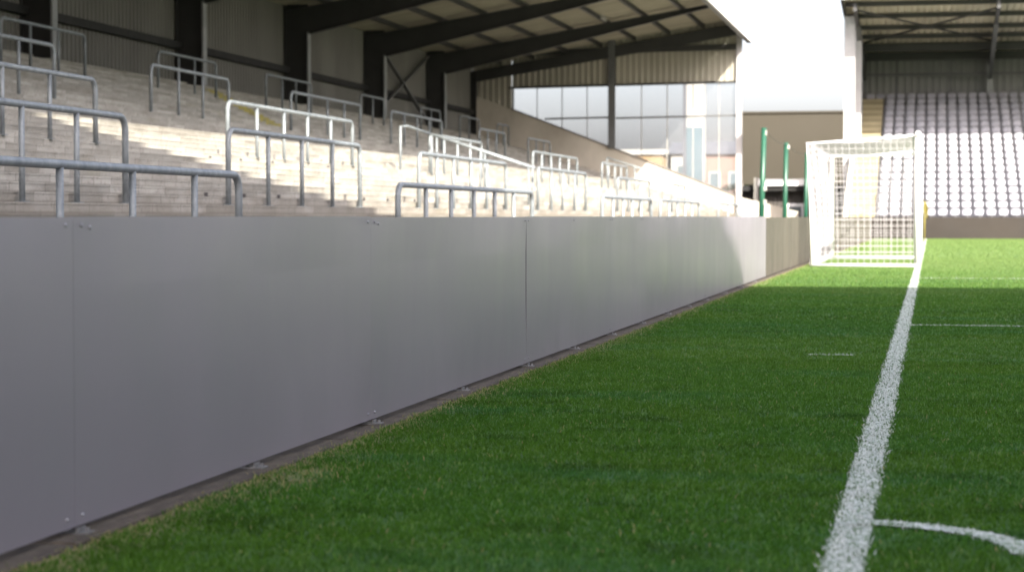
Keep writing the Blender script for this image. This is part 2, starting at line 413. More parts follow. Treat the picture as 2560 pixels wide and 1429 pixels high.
# ------------------------------------------------------------------ perimeter boards
BX = -2.42
joints = [2.1, 5.35, 8.47, 11.93, 15.22, 18.56, 21.8, 25.9, 30.04]
blabels = ['smooth grey board nearest the camera, cut by the left edge of the photo',
           'long smooth grey board below the barrier with the big round bend, second from the camera',
           'smooth grey board, third from the camera, ending at the dark upright gap',
           'smooth grey board, fourth from the camera, just beyond the dark upright gap',
           'smooth grey board in shade, fifth from the camera', 'smooth grey board in shade, sixth from the camera',
           'grey board crossed by the slanting shadow edge', 'pale sunlit grey board beside the first brown board']
def bracket(parent, yy, x=BX):
    b = MB(); b.box(x - .06, x + .045, yy - .034, yy + .034, .0125, .0175); b.box(x - .034, x - .028, yy - .028, yy + .028, .0175, .06); b.box(x + .010, x + .015, yy - .030, yy + .030, .0175, .032)
    o = b.build('bracket', M['galv_bright'], parent)
    c_ = MB(); c_.tube([(x + .034, yy, .017), (x + .034, yy, .030)], .006, 6); c_.build('bolt', M['bolt'], o).location = (0, 0, 0)
for i in range(len(joints) - 1):
    ya, yb = joints[i], joints[i + 1]
    t = thing('perimeter_board', blabels[i], 'board', (BX, (ya + yb) / 2, 0), 'grey boards along the goal line')
    zt = .928 + [0, .0015, -.001, .001, 0, .0015, -.001, .001][i]; dx = .0042 - .0006 * i
    mb = MB(); n = 12; vs = []; fs = []
    for k in range(n + 1):                     # a sheet that bows very slightly between its fixings
        u = k / n; yy = ya + (yb - ya) * u + (.0012 if k == 0 else -.0016 if k == n else 0)
        bow = .004 * math.sin(math.pi * 2 * u) * (1 if i % 2 else -1)
        for z, q in ((.034, 0), (.42, 1), (.72, 1), (zt, 0)): vs.append((BX + dx + bow * q, yy - (.030 * q if i == 2 and k == n else 0), z))
    m0 = len(vs); vs += [(x_ - .012, y_, z_) for x_, y_, z_ in vs]
    for k in range(n):
        for j in range(3):
            a = k * 4 + j; fs.append((a, a + 4, a + 5, a + 1)); fs.append((m0 + a, m0 + a + 1, m0 + a + 5, m0 + a + 4))
        fs.append((k * 4 + 3, k * 4 + 7, m0 + k * 4 + 7, m0 + k * 4 + 3)); fs.append((k * 4, m0 + k * 4, m0 + k * 4 + 4, k * 4 + 4))
    for j in range(3):
        fs.append((j, j + 1, m0 + j + 1, m0 + j)); a = n * 4 + j; fs.append((a, m0 + a, m0 + a + 1, a + 1))
    mb.add(vs, fs); mb.build('panel', M['board'], t)
    fr = MB()                                   # rail and posts that carry the sheet from behind
    fr.box(BX - .055, BX - .014, ya + .02, yb - .02, .80, .86); fr.box(BX - .055, BX - .014, ya + .02, yb - .02, .10, .16)
    for yy in (ya + .08, (ya + yb) / 2, yb - .08): fr.box(BX - .11, BX - .056, yy - .03, yy + .03, .012, .90)
    fr.build('support_frame', M['galv'], t)
    if i < 7:
        js = MB(); js.box(BX - .0137, BX - .0125, yb - .06, yb + .04, .12, .80); js.build('joint_strip', M['black'], t)  # black backing added so the open joint reads as dark shade
    bys = [ya + .055, yb - .055] + ([(ya + yb) / 2] if i in (3, 4, 5) else []) + ([ya + .115] if i in (1, 2) else [])
    for yy in bys:
        b = MB(); b.dome((BX + dx + .001, yy, .905 if yy != ya + .115 else .898), (1, 0, 0), .0065, .006); b.build('bolt', M['bolt'], t, smooth=True)
    for yy in (ya + .05, yb - .06):
        b = MB(); b.dome((BX + dx + .001, yy, .062), (1, 0, 0), .0065, .006); b.build('bolt', M['bolt'], t, smooth=True)
    for yy in (ya + .02, (ya + yb) / 2): bracket(t, yy)
old = [30.05, 35.6, 42.6, 49.5, 57, 66, 75, 84]
for i in range(len(old) - 1):
    ya, yb = old[i], old[i + 1]
    lab = ['weathered brown board butting against the last pale grey board', 'weathered brown board ending behind the corner of the goal net',
           'weathered brown board directly behind the goal net'][i] if i < 3 else 'weathered brown board beyond the goal, %s past the net' % ORD[i - 2]
    t = thing('perimeter_board', lab, 'board', (BX, (ya + yb) / 2, 0), 'weathered brown boards past the grey ones')
    b = MB(); b.box(BX - .03, BX + .003 * (i % 2), ya + .01, yb - .01, .03, .915 + .006 * (i % 2)); b.build('panel', M['old_board'], t)
    b = MB()
    for yy in (ya + .3, (ya + yb) / 2, yb - .3): b.box(BX - .10, BX - .032, yy - .04, yy + .04, .0, .88)
    b.build('support_frame', M['galv'], t)

# ------------------------------------------------------------------ left terrace stand
X0, TR, RZ, NS = 6.0, .4, .12, 42
YA, YE = 7., 98.
def tz(X): return .3 * X - 1.74 + .93 - .93          # mean terrace height at |x| = X
st = thing('terrace_stand', 'dark roofed standing terrace of stepped concrete behind the grey boards', 'stand', (-14, 52, 0))
mb = MB(); prof = []
for k in range(NS):
    xa = X0 + k * TR; z0, z1 = k * RZ, (k + 1) * RZ
    prof += [(-xa, z0), (-xa, z1 - .02), (-(xa - .006), z1 - .02), (-(xa - .006), z1)]
prof.append((-22.75, NS * RZ)); prof.append((-22.75, -.02)); prof.append((-X0, -.02))
vs = []; fs = []; n = len(prof)
for yy in (YA, YE - .12): vs += [(x, yy, z) for x, z in prof]
for i in range(n - 1): fs.append((i, n + i, n + i + 1, i + 1))
fs.append((0, n - 1, 2 * n - 1, n)); mb.add(vs, fs)
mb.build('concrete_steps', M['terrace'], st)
# back wall with girts
RU = lambda X: 9.2 + .16 * (18.15 - X)                # roof underside
mb = MB(); corrugated(mb, (-22.76, YA, 4.95), (0, 1, 0), YE - YA, (0, 0, RU(22.76) - 4.95 + .02), (1, 0, 0), .27, .05)
bw = mb.build('back_wall', M['cladding'], st)
mb = MB()
for z in (6.05,): mb.box(-22.70, -22.50, YA, YE - .2, z, z + .22)
o = mb.build('girt', M['black'], bw); o.location = (0, 0, 0)
cols = [15.8, 26.3, 36.8, 47.3, 58., 68.5, 78.7, 89.]
for yc in cols:
    mb = MB(); mb.box(-22.69, -21.86, yc - .009, yc + .009, 4.95, 8.5); mb.box(-22.70, -22.68, yc - .15, yc + .15, 4.95, 8.5)
    o = mb.build('column', M['dark_steel'], st)
    fl = MB(); fl.box(-21.86, -21.80, yc - .15, yc + .15, 4.95, 7.50); o2 = fl.build('flange', M['flange'], o); o2.location = (0, 0, 0)
    rb = lambda X: 7.47 + .229 * (21.8 - X)
    mb = MB(); tp = lambda X: RU(X) - .21
    a, b_ = 22.68, 8.95
    mb.hexa([(-a, yc - .012, rb(a)), (-b_, yc - .012, rb(b_)), (-b_, yc + .012, rb(b_)), (-a, yc + .012, rb(a)),
             (-a, yc - .012, tp(a)), (-b_, yc - .012, tp(b_)), (-b_, yc + .012, tp(b_)), (-a, yc + .012, tp(a))])
    mb.hexa([(-21.8, yc - .13, rb(21.8) - .03), (-b_, yc - .13, rb(b_) - .03), (-b_, yc + .13, rb(b_) - .03), (-21.8, yc + .13, rb(21.8) - .03),
             (-21.8, yc - .13, rb(21.8)), (-b_, yc - .13, rb(b_) - .001), (-b_, yc + .13, rb(b_) - .001), (-21.8, yc + .13, rb(21.8))])
    mb.hexa([(-a, yc - .13, tp(a)), (-b_, yc - .13, tp(b_)), (-b_, yc + .13, tp(b_)), (-a, yc + .13, tp(a)),
             (-a, yc - .13, tp(a) + .02), (-b_, yc - .13, tp(b_) + .02), (-b_, yc + .13, tp(b_) + .02), (-a, yc + .13, tp(a) + .02)])
    mb.build('rafter', M['dark_steel'], st)
for X in (21.2, 19.5, 17.8, 16.1, 14.4, 12.7, 11.0, 9.3):
    mb = MB(); mb.box(-X - .06, -X + .06, YA, YE + .7, RU(X) - .19, RU(X) - .012); mb.build('purlin', M['dark_steel'], st)
mb = MB(); d = Vector((-22.9 + 8.75, 0, RU(22.9) - RU(8.75)))
corrugated(mb, (-8.75, YA - .6, RU(8.75)), (0, 1, 0), YE - YA + 1.6, d, (0, 0, 1), .30, .04)
mb.build('roof', M['roof'], st)
mb = MB(); d2 = Vector((-22.9 + 8.75, 0, RU(22.9) - RU(8.75)))
mb.add([(-8.75, YA - .6, RU(8.75) + .06), (-8.75, YE + 1, RU(8.75) + .06), (-22.9, YE + 1, RU(22.9) + .06), (-22.9, YA - .6, RU(22.9) + .06)], [(0, 1, 2, 3)])
mb.build('roof_top', M['main_roof'], st)
mb = MB(); mb.box(-8.74, -8.66, YA - .6, YE + 1.05, 9.47, 10.72); fa = mb.build('fascia', M['white'], st)
mb = MB(); mb.box(-8.95, -8.745, YA - .6, YE + 1.0, 9.47, 9.52); o = mb.build('soffit', M['mid_steel'], fa); o.location = (0, 0, 0)
mb = MB(); mb.tube([(-14.35, 87.2, 9.72), (-14.35, 88.6, 9.72)], .08, 8); mb.box(-14.45, -14.25, 87.1, 88.7, 9.80, 9.92); mb.build('roof_lamp', M['pale'], st)
# bracing in the back bay
mb = MB(); mb.beam((-22.45, 79.2, 5.1), (-22.45, 88.2, 8.2), .07, .16, up=(1, 0, 0)); mb.build('brace', M['mid_steel'], st)
mb = MB(); mb.beam((-22.40, 79.2, 8.2), (-22.40, 88.2, 5.1), .07, .16, up=(1, 0, 0)); mb.build('brace', M['mid_steel'], st)
# far end: rendered wall, cladding, glazed screen
sill = lambda X: 1.93 + .386 * (X - 9.365)
ew = MB()
ew.hexa([(-22.8, YE, 0), (-9.3, YE, 0), (-9.3, YE + .2, 0), (-22.8, YE + .2, 0),
         (-22.8, YE, sill(22.8)), (-9.3, YE, sill(9.3)), (-9.3, YE + .2, sill(9.3)), (-22.8, YE + .2, sill(22.8))])
ew.hexa([(-9.3, YE, 0), (-6.3, YE, 0), (-6.3, YE + .2, 0), (-9.3, YE + .2, 0), (-9.3, YE, sill(9.3)), (-6.3, YE, sill(9.3) - .75), (-6.3, YE + .2, sill(9.3) - .75), (-9.3, YE + .2, sill(9.3))])
end = ew.build('end_wall', M['render'], st)
def sub(mb, name, m_, parent=None):
    o = mb.build(name, m_, parent or end); o.location = (0, 0, 0); return o
cp = MB(); cp.beam((-20.6, YE + .1, sill(20.6) + .035), (-9.36, YE + .1, sill(9.36) + .035), .30, .07); sub(cp, 'coping', M['coping'])
HZ = lambda X: 7.40 + .0135 * (20.6 - X)
gb = MB()
corrugated(gb, (-20.6, YE + .10, 0), (1, 0, 0), 20.6 - 9.25, None, (0, -1, 0), .30, .05, tops=lambda s_: (Vector((0, 0, HZ(20.6 - s_))), Vector((0, 0, RU(20.6 - s_)))))
corrugated(gb, (-22.75, YE + .10, 0), (1, 0, 0), 2.13, None, (0, -1, 0), .30, .05, tops=lambda s_: (Vector((0, 0, sill(22.75 - s_) + .002)), Vector((0, 0, RU(22.75 - s_)))))
gc = gb.build('gable_cladding', M['gable'], st)
fb = MB(); fb.beam((-22.6, YE - .06, RU(22.6) - .55), (-9.0, YE - .06, RU(9.0) - .55), .14, .55); fb.beam((-22.6, YE - .03, 9.03), (-9.3, YE - .03, 9.22), .08, .28)
fb.build('gable_rafter', M['dark_steel'], st)
fb = MB(); fb.beam((-20.75, YE + .03, 7.36), (-9.3, YE + .03, HZ(9.3) - .04), .14, .10); sub(fb, 'head_rail', M['dark_steel'], gc)
fb = MB(); fb.box(-22.70, -22.42, YE - .16, YE + .09, 4.9, RU(22.6) - .3); fb.build('corner_post', M['black'], st)
fb = MB(); fb.box(-15.70, -15.36, YE - .17, YE + .08, sill(15.5), 10.0 - .2); fb.build('post', M['mid_steel'], st)
fb = MB(); fb.box(-9.36, -9.08, YE - .17, YE + .09, 0, RU(9.2) - .75); fb.build('post', M['light_steel'], st)
gz = MB()
def gpanel(a, b):
    gz.hexa([(-a, YE + .095, sill(a) + .07), (-b, YE + .095, sill(b) + .07), (-b, YE + .105, sill(b) + .07), (-a, YE + .105, sill(a) + .07),
             (-a, YE + .095, HZ(a)), (-b, YE + .095, HZ(b)), (-b, YE + .105, HZ(b)), (-a, YE + .105, HZ(a))])
gpanel(20.58, 15.72); gpanel(15.34, 9.38)
gs = gz.build('glazing', M['glass'], st)
Xm = 20.6 - 1.27
for X in [20.56] + [20.6 - 1.27 * i for i in range(1, 4)] + [15.34 - 1.28 * i for i in range(1, 5)]:
    mm = MB(); wv = .05 if X == 20.56 else .022
    mm.box(-X - wv, -X + wv, YE + .075, YE + .093, sill(X) + .07, HZ(X)); sub(mm, 'mullion', M['flange' if X > 15.5 else 'pale'], gs)
for a, b_ in ((18.95, 15.72), (15.34, 9.38)):
    tm = MB(); tm.beam((-a, YE + .07, 5.80), (-b_, YE + .07, 5.80 + .0135 * (a - b_)), .03, .09); sub(tm, 'transom', M['mid_steel'], gs)
# yellow nosings on the gangway, dark post sockets in the risers
ny = MB(); runs = []
for k in range(NS):                                      # one worn painted flight edge that climbs tread by tread, so one connected strip
    X = X0 + k * TR
    if 16.7 < X < 21.8: runs.append((X, k))
vs = []; fs = []
for X, k in runs:
    yc = 57. - 1.75 * (21 - X); a_, b_ = yc - .6, yc + .6; z = (k + 1) * RZ + .003
    for x_, z_ in ((-X + .009, z - RZ - .002), (-X + .009, z), (-X - .09, z), (-X - TR + .02, z)): vs += [(x_, a_, z_), (x_, b_, z_)]
n = len(vs) // 2
for i in range(n - 1): fs.append((2 * i, 2 * i + 1, 2 * i + 3, 2 * i + 2))
ny.add(vs, fs)
mi_ = [0 if i % 4 in (0, 1) else 1 for i in range(n - 1)]
ny.mi = mi_; ny.build('gangway_paint', [M['nosing'], M['terrace']], st)
for X, ys_ in ((9.97, (34.6, 36.2, 26.6, 28.2, 29.8, 38.2, 41.4)), (12.3, (33.2, 34.8, 36.6, 38.4, 40.2)), (8.63, (29.5, 31.4, 35.5, 37.4, 39.0))):
    k = round((X - X0) / TR); xs = X0 + k * TR
    for yy in ys_:
        sk = MB(); sk.box(-xs - .02, -xs + .003, yy - .07, yy + .07, k * RZ + .012, k * RZ + .068); sk.build('socket', M['socket'], st)

# ------------------------------------------------------------------ crush barriers
R_ = .040
leg_cache = {}
def barrier(Xr, ys_, label, hgt=1.055):
    zb = .3 * Xr - 1.74; zt = zb + hgt
    k = int((Xr - X0) / TR + 1e-6); zf = (k + 1) * RZ       # tread it stands on
    t = thing('crush_barrier', label, 'crush barrier', (-Xr, ys_[0], zf), 'galvanised crush barriers on the terrace')
    ya, yb = ys_[0], ys_[-1]; rb_ = .17
    def bend(yc, s_): return [(-Xr, yc + s_ * rb_ * (1 - math.cos(a)), zt - R_ - rb_ + rb_ * math.sin(a)) for a in [math.pi / 2 * q / 6 for q in range(7)]]
    pts = [(-Xr, ya, zf - .02)] + bend(ya, 1) + bend(yb, -1)[::-1] + [(-Xr, yb, zf - .02)]
    MB().tube(pts, R_, 10).build('top_rail', M['galv'], t, smooth=True)
    for yy in ys_[1:-1]:
        MB().tube([(-Xr, yy, zf - .02), (-Xr, yy, zt - R_ - .012)], R_ * .86, 8).build('leg', M['galv'], t, smooth=True)
    for yy in ys_:
        fp = MB(); fp.box(-Xr - .06, -Xr + .06, yy - .06, yy + .06, zf + .001, zf + .013); fp.build('base_plate', M['galv'], t)
def rngy(a, b, n): return [a + (b - a) * i / (n - 1) for i in range(n)]
rows = {
 6.93: ('at the terrace foot', [[10.5, 12.05, 13.6, 15.1, 16.61, 18.13, 19.38], [25.6, 27.1, 28.6, 30.1, 31.6, 33.1, 34.7], [42.4, 43.9, 45.4, 46.8, 48.3, 50.1],
                 [51.8, 53.6, 55.4, 57.2, 58.9, 60.7], [66.3, 69.6, 73.0]]),
 9.52: ('in the second row up', [[16.9, 18.4, 19.8, 21.2, 22.6], [26.2, 27.9, 29.5, 31.1, 32.7], [36.7, 38.1, 39.5, 41.1, 42.6, 44.6], [48.4, 50.2, 51.8, 53.6, 55.4],
                 [61.2, 63.5, 66.0, 68.4], [74.5, 76.5, 78.5]]),
 12.4: ('in the third row up', [[20.4, 22.0, 23.6, 25.2, 26.7, 28.3], [34.1, 35.7, 37.3, 38.8, 40.4, 42.0], [48.9, 50.4, 51.9, 53.4, 54.8], [62.2, 63.7, 65.3, 66.9, 68.6, 70.3], [75.8, 77.4, 79.0, 80.6, 82.2]]),
 16.3: ('in the fourth row up', [[27.5, 29.0, 30.6, 32.2, 33.8, 35.3], [40.1, 41.7, 43.2, 44.9], [49.6, 51.1, 52.8, 54.4, 56.0], [59.4, 61.0, 62.6, 64.2, 65.9], [71.7, 73.1, 74.6, 76.2], [80.8, 82.5, 84.2, 85.6]]),
 20.2: ('in the topmost row', [[41.0, 42.5, 44.0, 45.5], [50.2, 51.7, 52.9, 54.6], [59.0, 60.6, 62.0, 63.6], [69.5, 71.1, 72.6], [78.2, 79.9, 81.4], [85.0, 86.8, 88.8], [92.7, 94.0, 95.3]]),
}
for Xr, (where, lst) in rows.items():
    for i, ys_ in enumerate(lst):
        pos = 'nearest the camera' if i == 0 else '%s from the camera' % ORD[i + 1]
        light = {(6.93, 0): 'blue-grey', (6.93, 1): 'grey', (9.52, 0): 'blue-grey', (9.52, 1): 'half sunlit', (12.4, 0): 'partly sunlit', (12.4, 1): 'bright sunlit'}.get((Xr, i), 'shaded grey' if Xr > 13 else 'sunlit pale')
        barrier(Xr, ys_, '%s crush barrier %s, %s' % (light, where, pos))
# sloping stair handrail in the sunlit gangway
t = thing('stair_handrail', 'sunlit pair of sloping pipe handrails descending the terrace gangway', 'handrail', (-11, 48.6, 1.5))
for dy in (0, .5):
    a = (-12.3, 48.5 + dy, .3 * 12.3 - 1.74 + 1.05); b_ = (-9.7, 48.5 + dy, .3 * 9.7 - 1.74 + .97)
    MB().tube([a, b_], .032, 8).build('rail', M['galv'], t, smooth=True)
    for u in (0.02, .5, .97):
        p = Vector(a).lerp(Vector(b_), u); MB().tube([(p.x, p.y, .3 * -p.x - 1.8), (p.x, p.y, p.z)], .026, 8).build('leg', M['galv'], t, smooth=True)
a = (-12.3, 48.5, .3 * 12.3 - 1.74 + 1.05)
MB().tube([(-12.55, 46.6, 1.9), (-12.55, 46.6, 3.10), (-12.45, 46.9, 3.12), a], .032, 8).build('rail', M['galv'], t, smooth=True)
t = thing('stair_handrail', 'sunlit short sloping handrail near the glazed end wall', 'handrail', (-12, 84, 2))
a = (-13.6, 84.5, 3.45); b_ = (-11.2, 84.5, 2.68)
MB().tube([a, b_], .035, 8).build('rail', M['galv'], t, smooth=True)
for p in (a, b_, ((a[0] + b_[0]) / 2, 84.5, (a[2] + b_[2]) / 2)): MB().tube([(p[0], p[1], .3 * -p[0] - 1.8), p], .03, 8).build('leg', M['galv'], t, smooth=True)

# ------------------------------------------------------------------ goal
t = thing('football_goal', 'white full-size football goal with square mesh net', 'goal', (-.24, 41.16, 0))
YG0, YG1, GX, GB = 37.5, 44.82, -.24, -2.16
for yy, nm in ((YG0, 'post'), (YG1, 'post')):
    MB().tube([(GX, yy, 0), (GX, yy, 2.44)], .06, 16).build(nm, M['goal'], t, smooth=True)
MB().tube([(GX, YG0 - .06, 2.44), (GX, YG1 + .06, 2.44)], .06, 16).build('crossbar', M['goal'], t, smooth=True)
for yy in (YG0 - .15, YG1):
    MB().tube([(GX, yy, .03), (GB, yy, .03)], .03, 8).build('base_bar', M['goal'], t, smooth=True)
    MB().tube([(GB, yy, .03), (GB - .04, yy, 1.3), (GB - .10, yy, 2.28), (GX, yy + (.15 if yy < 40 else 0), 2.42)], .022, 8).build('stanchion', M['goal'], t, smooth=True)
MB().tube([(GB, YG0 - .15, .03), (GB, YG1, .03)], .03, 8).build('base_bar', M['goal'], t, smooth=True)
MB().tube([(GB + .02, YG1 - .2, .03), (GB + .02, YG1 - .2, 2.27), (GX, YG1 - .2, 2.32)], .055, 8).build('back_frame', M['goal'], t, smooth=True)
nb = MB()
def strand(p): nb.tube(p, .0042, 4, cap=False)
S = .115
def backx(z): return GB - .02 - .085 * (z / 2.3) ** 2 + .03 * math.sin(z * 1.4)
def toph(u): return 2.30 + .12 * u - .07 * math.sin(math.pi * u)          # u 0 = back, 1 = goal
nz = int(2.3 / S); ny_ = int((YG1 - YG0 + .15) / S)
for j in range(ny_ + 1):                                # back and roof, vertical strands
    yy = YG0 - .15 + (YG1 - YG0 + .15) * j / ny_
    sag = .05 * math.sin(j * .9)
    strand([(backx(z) + .02 * math.sin(yy * 3 + z * 2), yy, z) for z in np.linspace(.03, 2.3, 8)] + [(GB - .1 + (GX - GB + .1) * u, yy, toph(u)) for u in np.linspace(.1, 1, 6)])
for i in range(nz + 1):
    z = .03 + (2.3 - .03) * i / nz
    strand([(backx(z) + .02 * math.sin(yy * 3 + z * 2), yy, z) for yy in np.linspace(YG0 - .15, YG1, 26)])
    for yy in (YG0 - .15, YG1):
        strand([(backx(z) + (GX - backx(z)) * u, yy + .05 * math.sin(u * 3.1) * math.sin(z * 1.5) + (.15 * u if yy < 40 else 0), z) for u in np.linspace(0, 1, 8)])
nx = int((GX - GB) / S)
for i in range(nx + 1):
    u = i / nx; x = GB - .05 + (GX - GB + .05) * u
    strand([(x, yy, toph(u) - .03 * math.sin(math.pi * (yy - YG0) / 7.3)) for yy in np.linspace(YG0 - .15 * (1 - u), YG1, 16)])
    for yy in (YG0 - .15, YG1):
        strand([(x + (.05 - .085 * (z / 2.3) ** 2) * (1 - u), yy + .05 * math.sin(u * 3.1) * math.sin(z * 1.5) + (.15 * u if yy < 40 else 0), z) for z in np.linspace(.03, toph(u), 7)])
nb.build('net', M['net'], t)
# corner flag
t = thing('corner_flag', 'yellow corner flag on a thin post by the far end of the goal line', 'flag', (-.22, 74.6, 0))
MB().tube([(-.22, 74.6, 0), (-.22, 74.6, 1.5)], .022, 8).build('pole', M['yellow'], t, smooth=True)
fl = MB(); vs = []
for i in range(7):
    for z in (1.1, 1.48): vs.append((-.20 + .016 * i, 74.6 + .05 * math.sin(i * 1.6), z - .35 * (i / 6) * (1 if z < 1.3 else .5)))
vs += [(x, y_ + .004, z) for x, y_, z in vs]
fs = [(2 * i, 2 * i + 2, 2 * i + 3, 2 * i + 1) for i in range(6)] + [(14 + 2 * i, 15 + 2 * i, 17 + 2 * i, 16 + 2 * i) for i in range(6)]
fl.add(vs, fs); fl.build('flag', M['yellow'], t)

# ------------------------------------------------------------------ far seating stand
fsd = thing('seating_stand', 'roofed all-seater stand with pale seats and yellow steps behind the goal', 'stand', (15, 94, 0))
XL, XR = -3.62, 34.
NR, RT, RS = 19, .89, .325
Y1 = 86.2; ZB = .93
mb = MB(); mb.box(XL, XR, 85.0, 85.2, 0, .90); mb.build('front_wall', M['far_wall'], fsd)
dk = MB()
for r in range(NR):
    dk.box(XL + .05, XR, Y1 + r * RT - .45, Y1 + (r + 1) * RT - .45 + (.0 if r < NR - 1 else .6), ZB - .6 + r * RS - .2, ZB - .28 + r * RS)
dk.box(XL + .05, XR, 85.2, Y1 - .45, 0, .64)
dk.build('seating_deck', M['deck'], fsd)
for r in range(NR * 2):                                  # aisle steps, half a row each, every other one tinted as riser shade
    s_ = MB(); ya = Y1 - .9 + r * RT / 2; s_.box(-3.42, -2.36, ya, ya + RT / 2 + .1, ZB - .35 + r * RS / 2 - .2, ZB - .14 + r * RS / 2)
    s_.build('aisle_step', M['steps' if r % 2 else 'steps_shade'], fsd)
s_ = MB()
for r in range(1): s_.hexa([(-3.62, 85.2, .3), (-3.44, 85.2, .3), (-3.44, 103, .3), (-3.62, 103, .3), (-3.62, 85.2, 1.15), (-3.44, 85.2, 1.15), (-3.44, 103, 7.55), (-3.62, 103, 7.55)])
s_.build('stair_parapet', M['render'], fsd)
bw2 = MB(); corrugated(bw2, (XL, 103.4, 5.5), (1, 0, 0), XR - XL, (0, 0, 4.1), (0, -1, 0), .35, .03); b2 = bw2.build('back_wall', M['far_clad'], fsd)
for z in (8.05,): g_ = MB(); g_.box(XL, XR, 103.2, 103.34, z, z + .12); sub(g_, 'girt', M['mid_steel'], b2)
for X in (-1.75, .95, 4.6): g_ = MB(); g_.box(X - .03, X + .03, 103.3, 103.36, 7, 9.3); sub(g_, 'seam', M['mid_steel'], b2)
ZR = lambda Y: 10.62 - .107 * (Y - 89.5)
rf = MB(); corrugated(rf, (XL - .25, 89.5, ZR(89.5)), (1, 0, 0), XR - XL + .5, (0, 14.1, ZR(103.6) - ZR(89.5)), (0, 0, 1), .30, .06)
rf.build('roof', M['far_roof'], fsd)
rf = MB(); rf.add([(XL - .25, 89.5, ZR(89.5) + .09), (XR, 89.5, ZR(89.5) + .09), (XR, 103.6, ZR(103.6) + .09), (XL - .25, 103.6, ZR(103.6) + .09)], [(0, 1, 2, 3)]); rf.build('roof_top', M['main_roof'], fsd)
rf = MB(); rf.box(XL - .3, XR, 89.36, 89.49, 10.5, 11.2); rf.build('fascia', M['white'], fsd)
rf = MB(); rf.beam((XL - .31, 89.4, ZR(89.4) + .05), (XL - .31, 103.7, ZR(103.7) + .05), .1, .5); rf.build('verge', M['dark_steel'], fsd)
for Y in (90.6, 93.2, 95.9, 98.1, 100.4, 102.8):
    p_ = MB(); hh_ = .22 if Y < 99 else .4; p_.box(XL - .2, XR, Y - .06, Y + .06, ZR(Y) - hh_, ZR(Y) - .01); p_.build('purlin', M['dark_steel'], fsd)
for X in (-3.35, 2.85, 9.05):
    p_ = MB(); p_.beam((X, 89.8, ZR(89.8) - .4), (X, 103.2, ZR(103.2) - .5), .16, .36); p_.build('rafter', M['dark_steel'], fsd)
    p_ = MB(); p_.box(X - .14, X + .14, 102.8, 103.1, 5, 9.0); p_.build('column', M['flange'] if X > 0 else M['mid_steel'], fsd)
    p_ = MB(); p_.beam((X, 102.7, 7.9), (X, 93.2, ZR(93.2) - .5), .2, .2); p_.build('strut', M['mid_steel'], fsd)
for a, b_ in (((-3.2, 90.6, 10.1), (2.8, 98.1, 9.3)), ((2.8, 90.6, 10.1), (-3.2, 98.1, 9.3))):
    p_ = MB(); p_.beam(a, b_, .08, .08); p_.build('brace', M['dark_steel'], fsd)
for Y, x0, w_, m_ in ((92.5, -3.93, .5, 'light_steel'), (95.6, -3.74, .5, 'light_steel'), (98.2, -3.7, .42, 'mid_steel')):
    p_ = MB(); p_.box(x0, x0 + w_, Y - .12, Y + .12, 0, ZR(Y) - .26); p_.build('column', M[m_], fsd)
p_ = MB(); corrugated(p_, (-3.46, 98.5, 2.), (0, 1, 0), 4.9, (0, 0, 7.), (1, 0, 0), .35, .03); p_.build('side_wall', M['far_clad'], fsd)
# seats: one curved shell with its folded pan and bracket, then copies
def seat_mesh():
    mb = MB()
    ring = []
    for i in range(24):
        a = 2 * math.pi * i / 24; ca, sa = math.cos(a), math.sin(a)
        ring.append((math.copysign(abs(ca) ** .62, ca), math.copysign(abs(sa) ** .68, sa)))
    def shell(W, H, zc, yc, lean, curve, th, mi):
        vs = []
        for s_, dy in ((.0, -.30), (.55, -.24), (.86, -.08), (1., .15), (.94, 1.)):
            for x, z in ring:
                X = x * s_ * W / 2; Z = z * s_ * H / 2
                vs.append((X, yc + dy * th - curve * X * X + lean * Z, zc + Z))
        fs = []
        for q in range(4):
            for i in range(24): fs.append((q * 24 + i, q * 24 + (i + 1) % 24, (q + 1) * 24 + (i + 1) % 24, (q + 1) * 24 + i))
        fs.append(tuple(96 + i for i in range(24)))
        mb.add(vs, fs, mi)
    shell(.42, .19, .205, .04, .22, -.5, .05, 0)            # backrest, wrapped forward at its sides
    shell(.38, .17, .105, -.06, .30, .6, .055, 0)            # tipped-up seat pan, rounded underneath
    mb.box(-.03, .03, -.04, .10, -.30, .02, 1); mb.box(-.20, .20, .02, .07, -.01, .02, 1)
    return mb.build('stadium_seat', [M['seat'], M['seat_dark']], smooth=True)
s0 = seat_mesh(); first = True
NC = 14
for r in range(NR):
    for c_ in range(NC + (2 if r == NR - 1 else 0)):
        x = -2.02 + .5 * (c_ if c_ < NC else NC - 1 - c_ - 1 + .0)
        if c_ >= NC: x = -2.02 - .5 * (c_ - NC + 1)
        o = s0 if first else s0.copy()
        if not first: col.objects.link(o)
        first = False
        o.location = (x + random.uniform(-.006, .006), Y1 + r * RT + .05, ZB + r * RS + .02); o.rotation_euler = (random.uniform(-.07, .07), random.uniform(-.02, .02), random.uniform(-.04, .04))
        tone = 'pale sunlit' if r < 11 else 'shaded grey'
        if c_ < NC: lab = '%s tip-up seat, %s row above the front wall, %s from the stairs' % (tone, ORD[r + 1], ORD[c_ + 1])
        else: lab = 'shaded tip-up seat in the top row over the head of the stairs, %s' % ('right one' if c_ == NC else 'left one')
        tag(o, lab, 'seat', 'tip-up seats of the far stand')

